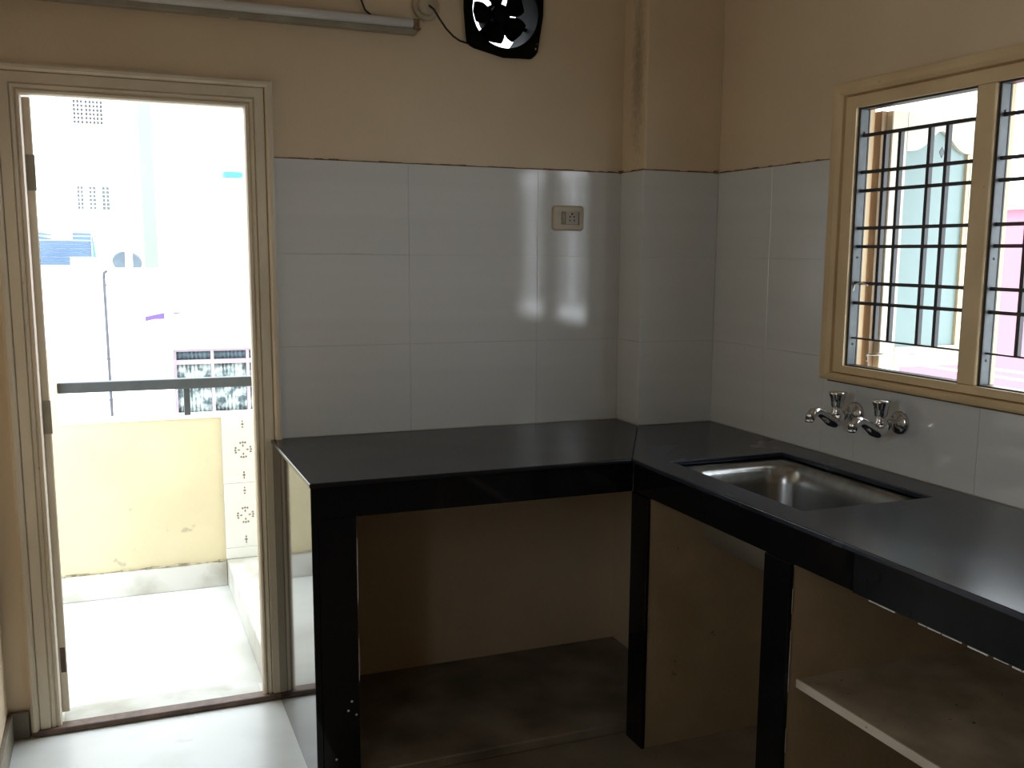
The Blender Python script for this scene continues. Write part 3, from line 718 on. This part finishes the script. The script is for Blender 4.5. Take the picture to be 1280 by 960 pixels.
for xa, xb in ((-1.035, -0.505), (-0.455, 0.055), (0.105, 0.575)):
    for k, (za, zb, mm) in enumerate(((-0.300, -0.165, CURT2), (-0.700, -0.375, CURT), (-1.170, -0.720, CURT))):
        nw = 26; vs_ = []; fs = []
        for i in range(nw+1):
            xx = xa + (xb-xa)*i/nw; yy = 14.17 + 0.018*math.sin(i*1.9) + 0.008*math.sin(i*4.1)
            vs_ += [(xx, yy, za), (xx, yy, zb)]
        for i in range(nw): fs.append((2*i, 2*i+2, 2*i+3, 2*i+1))
        c_ = build(MB().add(vs_, fs, True), 'curtain', mm, wf)
        s_ = c_.modifiers.new('thick', 'SOLIDIFY'); s_.thickness = 0.006
build(B(-1.085, 0.62, 14.21, 14.235, -1.205, -0.125), 'window_backing', GLASSV, nb)
build(B(-1.14, 0.68, 13.90, 14.02, -1.26, -1.205), 'window_ledge', FACADE, nb)
dp = thing('drainpipe', (-2.03, 13.93, -7.0), 'thin black drainpipe down the white house front', 'pipe')
build(MB().tube([(-2.045, 13.94, 1.03), (-2.040, 13.94, -0.2), (-2.035, 13.94, -1.25), (-2.03, 13.94, -7.0)], 0.022, 10), 'pipe', PIPEM, dp)
for zz in (0.9, -0.25, -0.9): build(B(-2.07, -2.01, 13.95, 14.0, zz, zz+0.02), 'bracket', PIPEM, dp)
build(MB().tube([(-2.045, 13.94, 1.02), (-2.04, 13.98, 1.10), (-2.0, 14.0, 1.13)], 0.020, 10), 'elbow', PIPEM, dp)
sg = thing('shop_signboard', (-0.6, 13.92, 0.0), 'white painted signboard with a purple stripe and faded lettering above the curtained window', 'sign')
build(B(-1.56, 0.9, 13.93, 14.0, -0.02, 0.66), 'board', FACADE, sg)
pp = MB()
def swoosh(mb, pts_top, pts_bot, y=13.929):
    n = len(pts_top)
    for k in range(n-1):
        mb.prism([pts_bot[k], pts_bot[k+1], pts_top[k+1], pts_top[k]], lambda a, b, d: (a, d, b), y-0.004, y)
swoosh(pp, [(-1.475, 0.415), (-1.34, 0.445), (-1.19, 0.475)], [(-1.475, 0.345), (-1.34, 0.375), (-1.19, 0.375)])
swoosh(pp, [(-1.06, 0.478), (-0.93, 0.482), (-0.76, 0.475)], [(-1.05, 0.455), (-0.93, 0.462), (-0.78, 0.470)])
build(pp, 'purple_stripe', PURPLE, sg)
pk = MB(); swoosh(pk, [(-1.475, 0.450), (-1.34, 0.487), (-1.19, 0.517)], [(-1.475, 0.415), (-1.34, 0.445), (-1.19, 0.475)])
build(pk, 'pink_stripe', PINKS, sg)
def lettering(txt, x, z, size, y=13.9285):
    for w_ in txt.split(): x = word(w_, x, z, size, y) + size*0.42
def word(txt, x, z, size, y):
    cu = bpy.data.curves.new('letters', 'FONT'); cu.body = txt; cu.size = size; cu.extrude = 0.001; cu.resolution_u = 2
    o = bpy.data.objects.new('lettering', cu); COL.objects.link(o)
    dg = bpy.context.evaluated_depsgraph_get(); dg.update()
    me = bpy.data.meshes.new_from_object(o.evaluated_get(dg)); bpy.data.objects.remove(o)
    me.transform(Matrix.Translation(Vector((x, y, z)) - root_loc(sg)) @ Matrix.Rotation(PI/2, 4, 'X'))
    me.materials.clear(); me.materials.append(LETTER)
    r = bpy.data.objects.new('word', me); COL.objects.link(r); r.parent = sg
    return x + max((v.co.x for v in me.vertices), default=0) - (x - root_loc(sg).x)
lettering('Dance  A  ats  insti  F', -1.15, 0.31, 0.155)
lettering('Kumuda  Commati  Vu', -1.42, 0.07, 0.155)

# roof things
ds = thing('satellite_dish', (-1.68, 15.0, 0.75), 'grey oval satellite dish on the roof of the low white house', 'satellite dish')
vs_ = []; fs = []; nr, na = 6, 32
for i in range(nr+1):
    t = i/nr
    for k in range(na):
        a = 2*PI*k/na
        lx = 0.235*t*math.cos(a); lz = 0.175*t*math.sin(a)
        x_ = lx*0.97 + 0.06*lz; z_ = lz - 0.10*lx
        vs_.append((-1.68+x_, 15.0+0.07*t*t*-1.0+0.03, 1.26+z_))
for i in range(nr):
    for k in range(na): fs.append((i*na+k, i*na+(k+1) % na, (i+1)*na+(k+1) % na, (i+1)*na+k))
d_ = build(MB().add(vs_, fs, True), 'dish', DISHM, ds)
s_ = d_.modifiers.new('thick', 'SOLIDIFY'); s_.thickness = 0.008
build(MB().tube([(-1.68, 15.06, 0.75), (-1.68, 15.05, 1.20)], 0.025, 10), 'mast', IRONG, ds)
build(MB().tube([(-1.98, 14.75, 1.09), (-1.86, 14.80, 1.06), (-1.70, 14.88, 1.12), (-1.665, 14.8, 1.26)], 0.012, 8), 'feed_arm', IRONG, ds)
build(MB().tube([(-1.665, 14.70, 1.265), (-1.665, 14.80, 1.26)], 0.035, 12), 'receiver', GRILW, ds)
tag(build(MB().tube([(-1.665, 14.5, 0.75), (-1.655, 14.5, 2.0)], 0.055, 12), 'roof_pole', GRILW, loc=(-1.66, 14.5, 0.75)), 'white pole standing in front of the satellite dish', 'pole')
bs = thing('blue_sheet_shed', (-2.8, 20.0, 0.4), 'blue ribbed sheet screen on a roof behind the low white house', 'shed')
sl = [(-4.2, -2.27)]
zb = 1.14; k = 0
zz_ = 1.14
while zz_ < 1.80:
    x1_ = -2.69 if zz_ < 1.29 else -2.27
    h_ = 0.085
    top = min(zz_+h_-0.012, 1.80)
    if zz_ < 1.62: build(B(-4.2, x1_, 20.0, 20.03, zz_, top), 'slat', BLUES, bs)
    else:
        build(MB().prism([(-4.2, zz_), (-2.9, zz_), (-3.2, top), (-4.2, top)], lambda a, b, d: (a, d, b), 20.0, 20.03), 'slat', BLUES, bs)
        build(B(-2.62, x1_, 20.0, 20.03, zz_, top), 'slat', BLUES, bs)
    zz_ += h_
build(B(-4.2, -2.27, 20.04, 20.07, 1.29, 1.62), 'backing_sheet', GRILW, bs)
build(MB().prism([(-2.245, 1.30), (-2.19, 1.30), (-2.235, 1.72), (-2.262, 1.72)], lambda a, b, d: (a, d, b), 19.97, 20.07), 'cyan_post', CYAN, bs)
build(B(-4.2, -2.2, 20.05, 20.15, -7.0, 1.29), 'shed_wall', FACADE, bs)

# tall white block with grilled windows and a green column
tb = thing('apartment_block', (0.0, 29.0, -7.0), 'tall white apartment block with a pale green column and small grilled windows', 'building')
wins = [(-2.655, -2.375, 4.86, 5.62), (-2.352, -1.885, 4.86, 5.62)]
lows = [(-2.665, -2.490, 2.55, 3.20), (-2.366, -2.170, 2.55, 3.20), (-2.035, -1.825, 2.55, 3.20)]
build(B(-14, 9, 28.06, 31, -7.0, 9.0), 'wall', FACADE, tb)
# a front skin with recesses for the windows
segs = MB()
def skin(zs, zt, holes):
    xs_ = -14.0
    for a_, b2, c2, d2 in holes:
        segs.box(xs_, a_, 28.0, 28.07, zs, zt); segs.box(a_, b2, 28.0, 28.07, zs, c2); segs.box(a_, b2, 28.0, 28.07, d2, zt); xs_ = b2
    segs.box(xs_, 9.0, 28.0, 28.07, zs, zt)
skin(-7.0, 2.3, []); skin(2.3, 3.6, lows); skin(3.6, 4.6, []); skin(4.6, 6.0, wins); skin(6.0, 9.0, [])
build(segs, 'front_skin', FACADE, tb)
for (a_, b2, c2, d2) in wins + lows:
    w_ = build(B(a_, b2, 28.045, 28.06, c2, d2), 'window', GLASSV if c2 > 4 else GLASSD, tb)
    g_ = MB(); nv = max(2, int(round((b2-a_)/0.093)))
    for i in range(nv+1):
        xx = a_ + (b2-a_)*i/nv; g_.box(xx-0.014, xx+0.014, 28.01, 28.03, c2, d2)
    nh = int(round((d2-c2)/0.105))
    for i in range(nh+1):
        zz = c2 + (d2-c2)*i/nh; g_.box(a_, b2, 28.012, 28.028, zz-0.013, zz+0.013)
    build(g_, 'window_grille', GRILW, w_)
build(B(-1.00, -0.66, 27.6, 28.0, -7.0, 9.0), 'green_column', GREENP, tb)
build(B(1.21, 1.72, 27.5, 28.0, 3.56, 3.70), 'cyan_awning', CYAN, tb)

# pink house beyond the side window
ph = thing('pink_house', (9.5, 4.0, -7.0), 'pink painted house wall seen through the kitchen window', 'building')
build(B(8.0, 11.0, -2.0, 7.6, -7.0, 2.03), 'wall', PINK, ph)
build(B(7.9, 11.1, -2.1, 7.7, 2.03, 2.15), 'roof_edge', FACADE, ph)
wi = thing('utility_wires', (6.0, 1.0, 0.3), 'two white wires stretched in front of the pink house', 'wire')
for zz in (0.375, 0.305): build(MB().tube([(6.0, -3.0, zz+0.03), (6.0, 1.5, zz), (6.0, 4.2, zz), (6.0, 9.0, zz+0.05)], 0.012, 6), 'wire', GRILW, wi)
tag(build(B(2.0, 40, -30, 30, -7.32, -7.02), 'side_ground', GROUND), kind='structure')
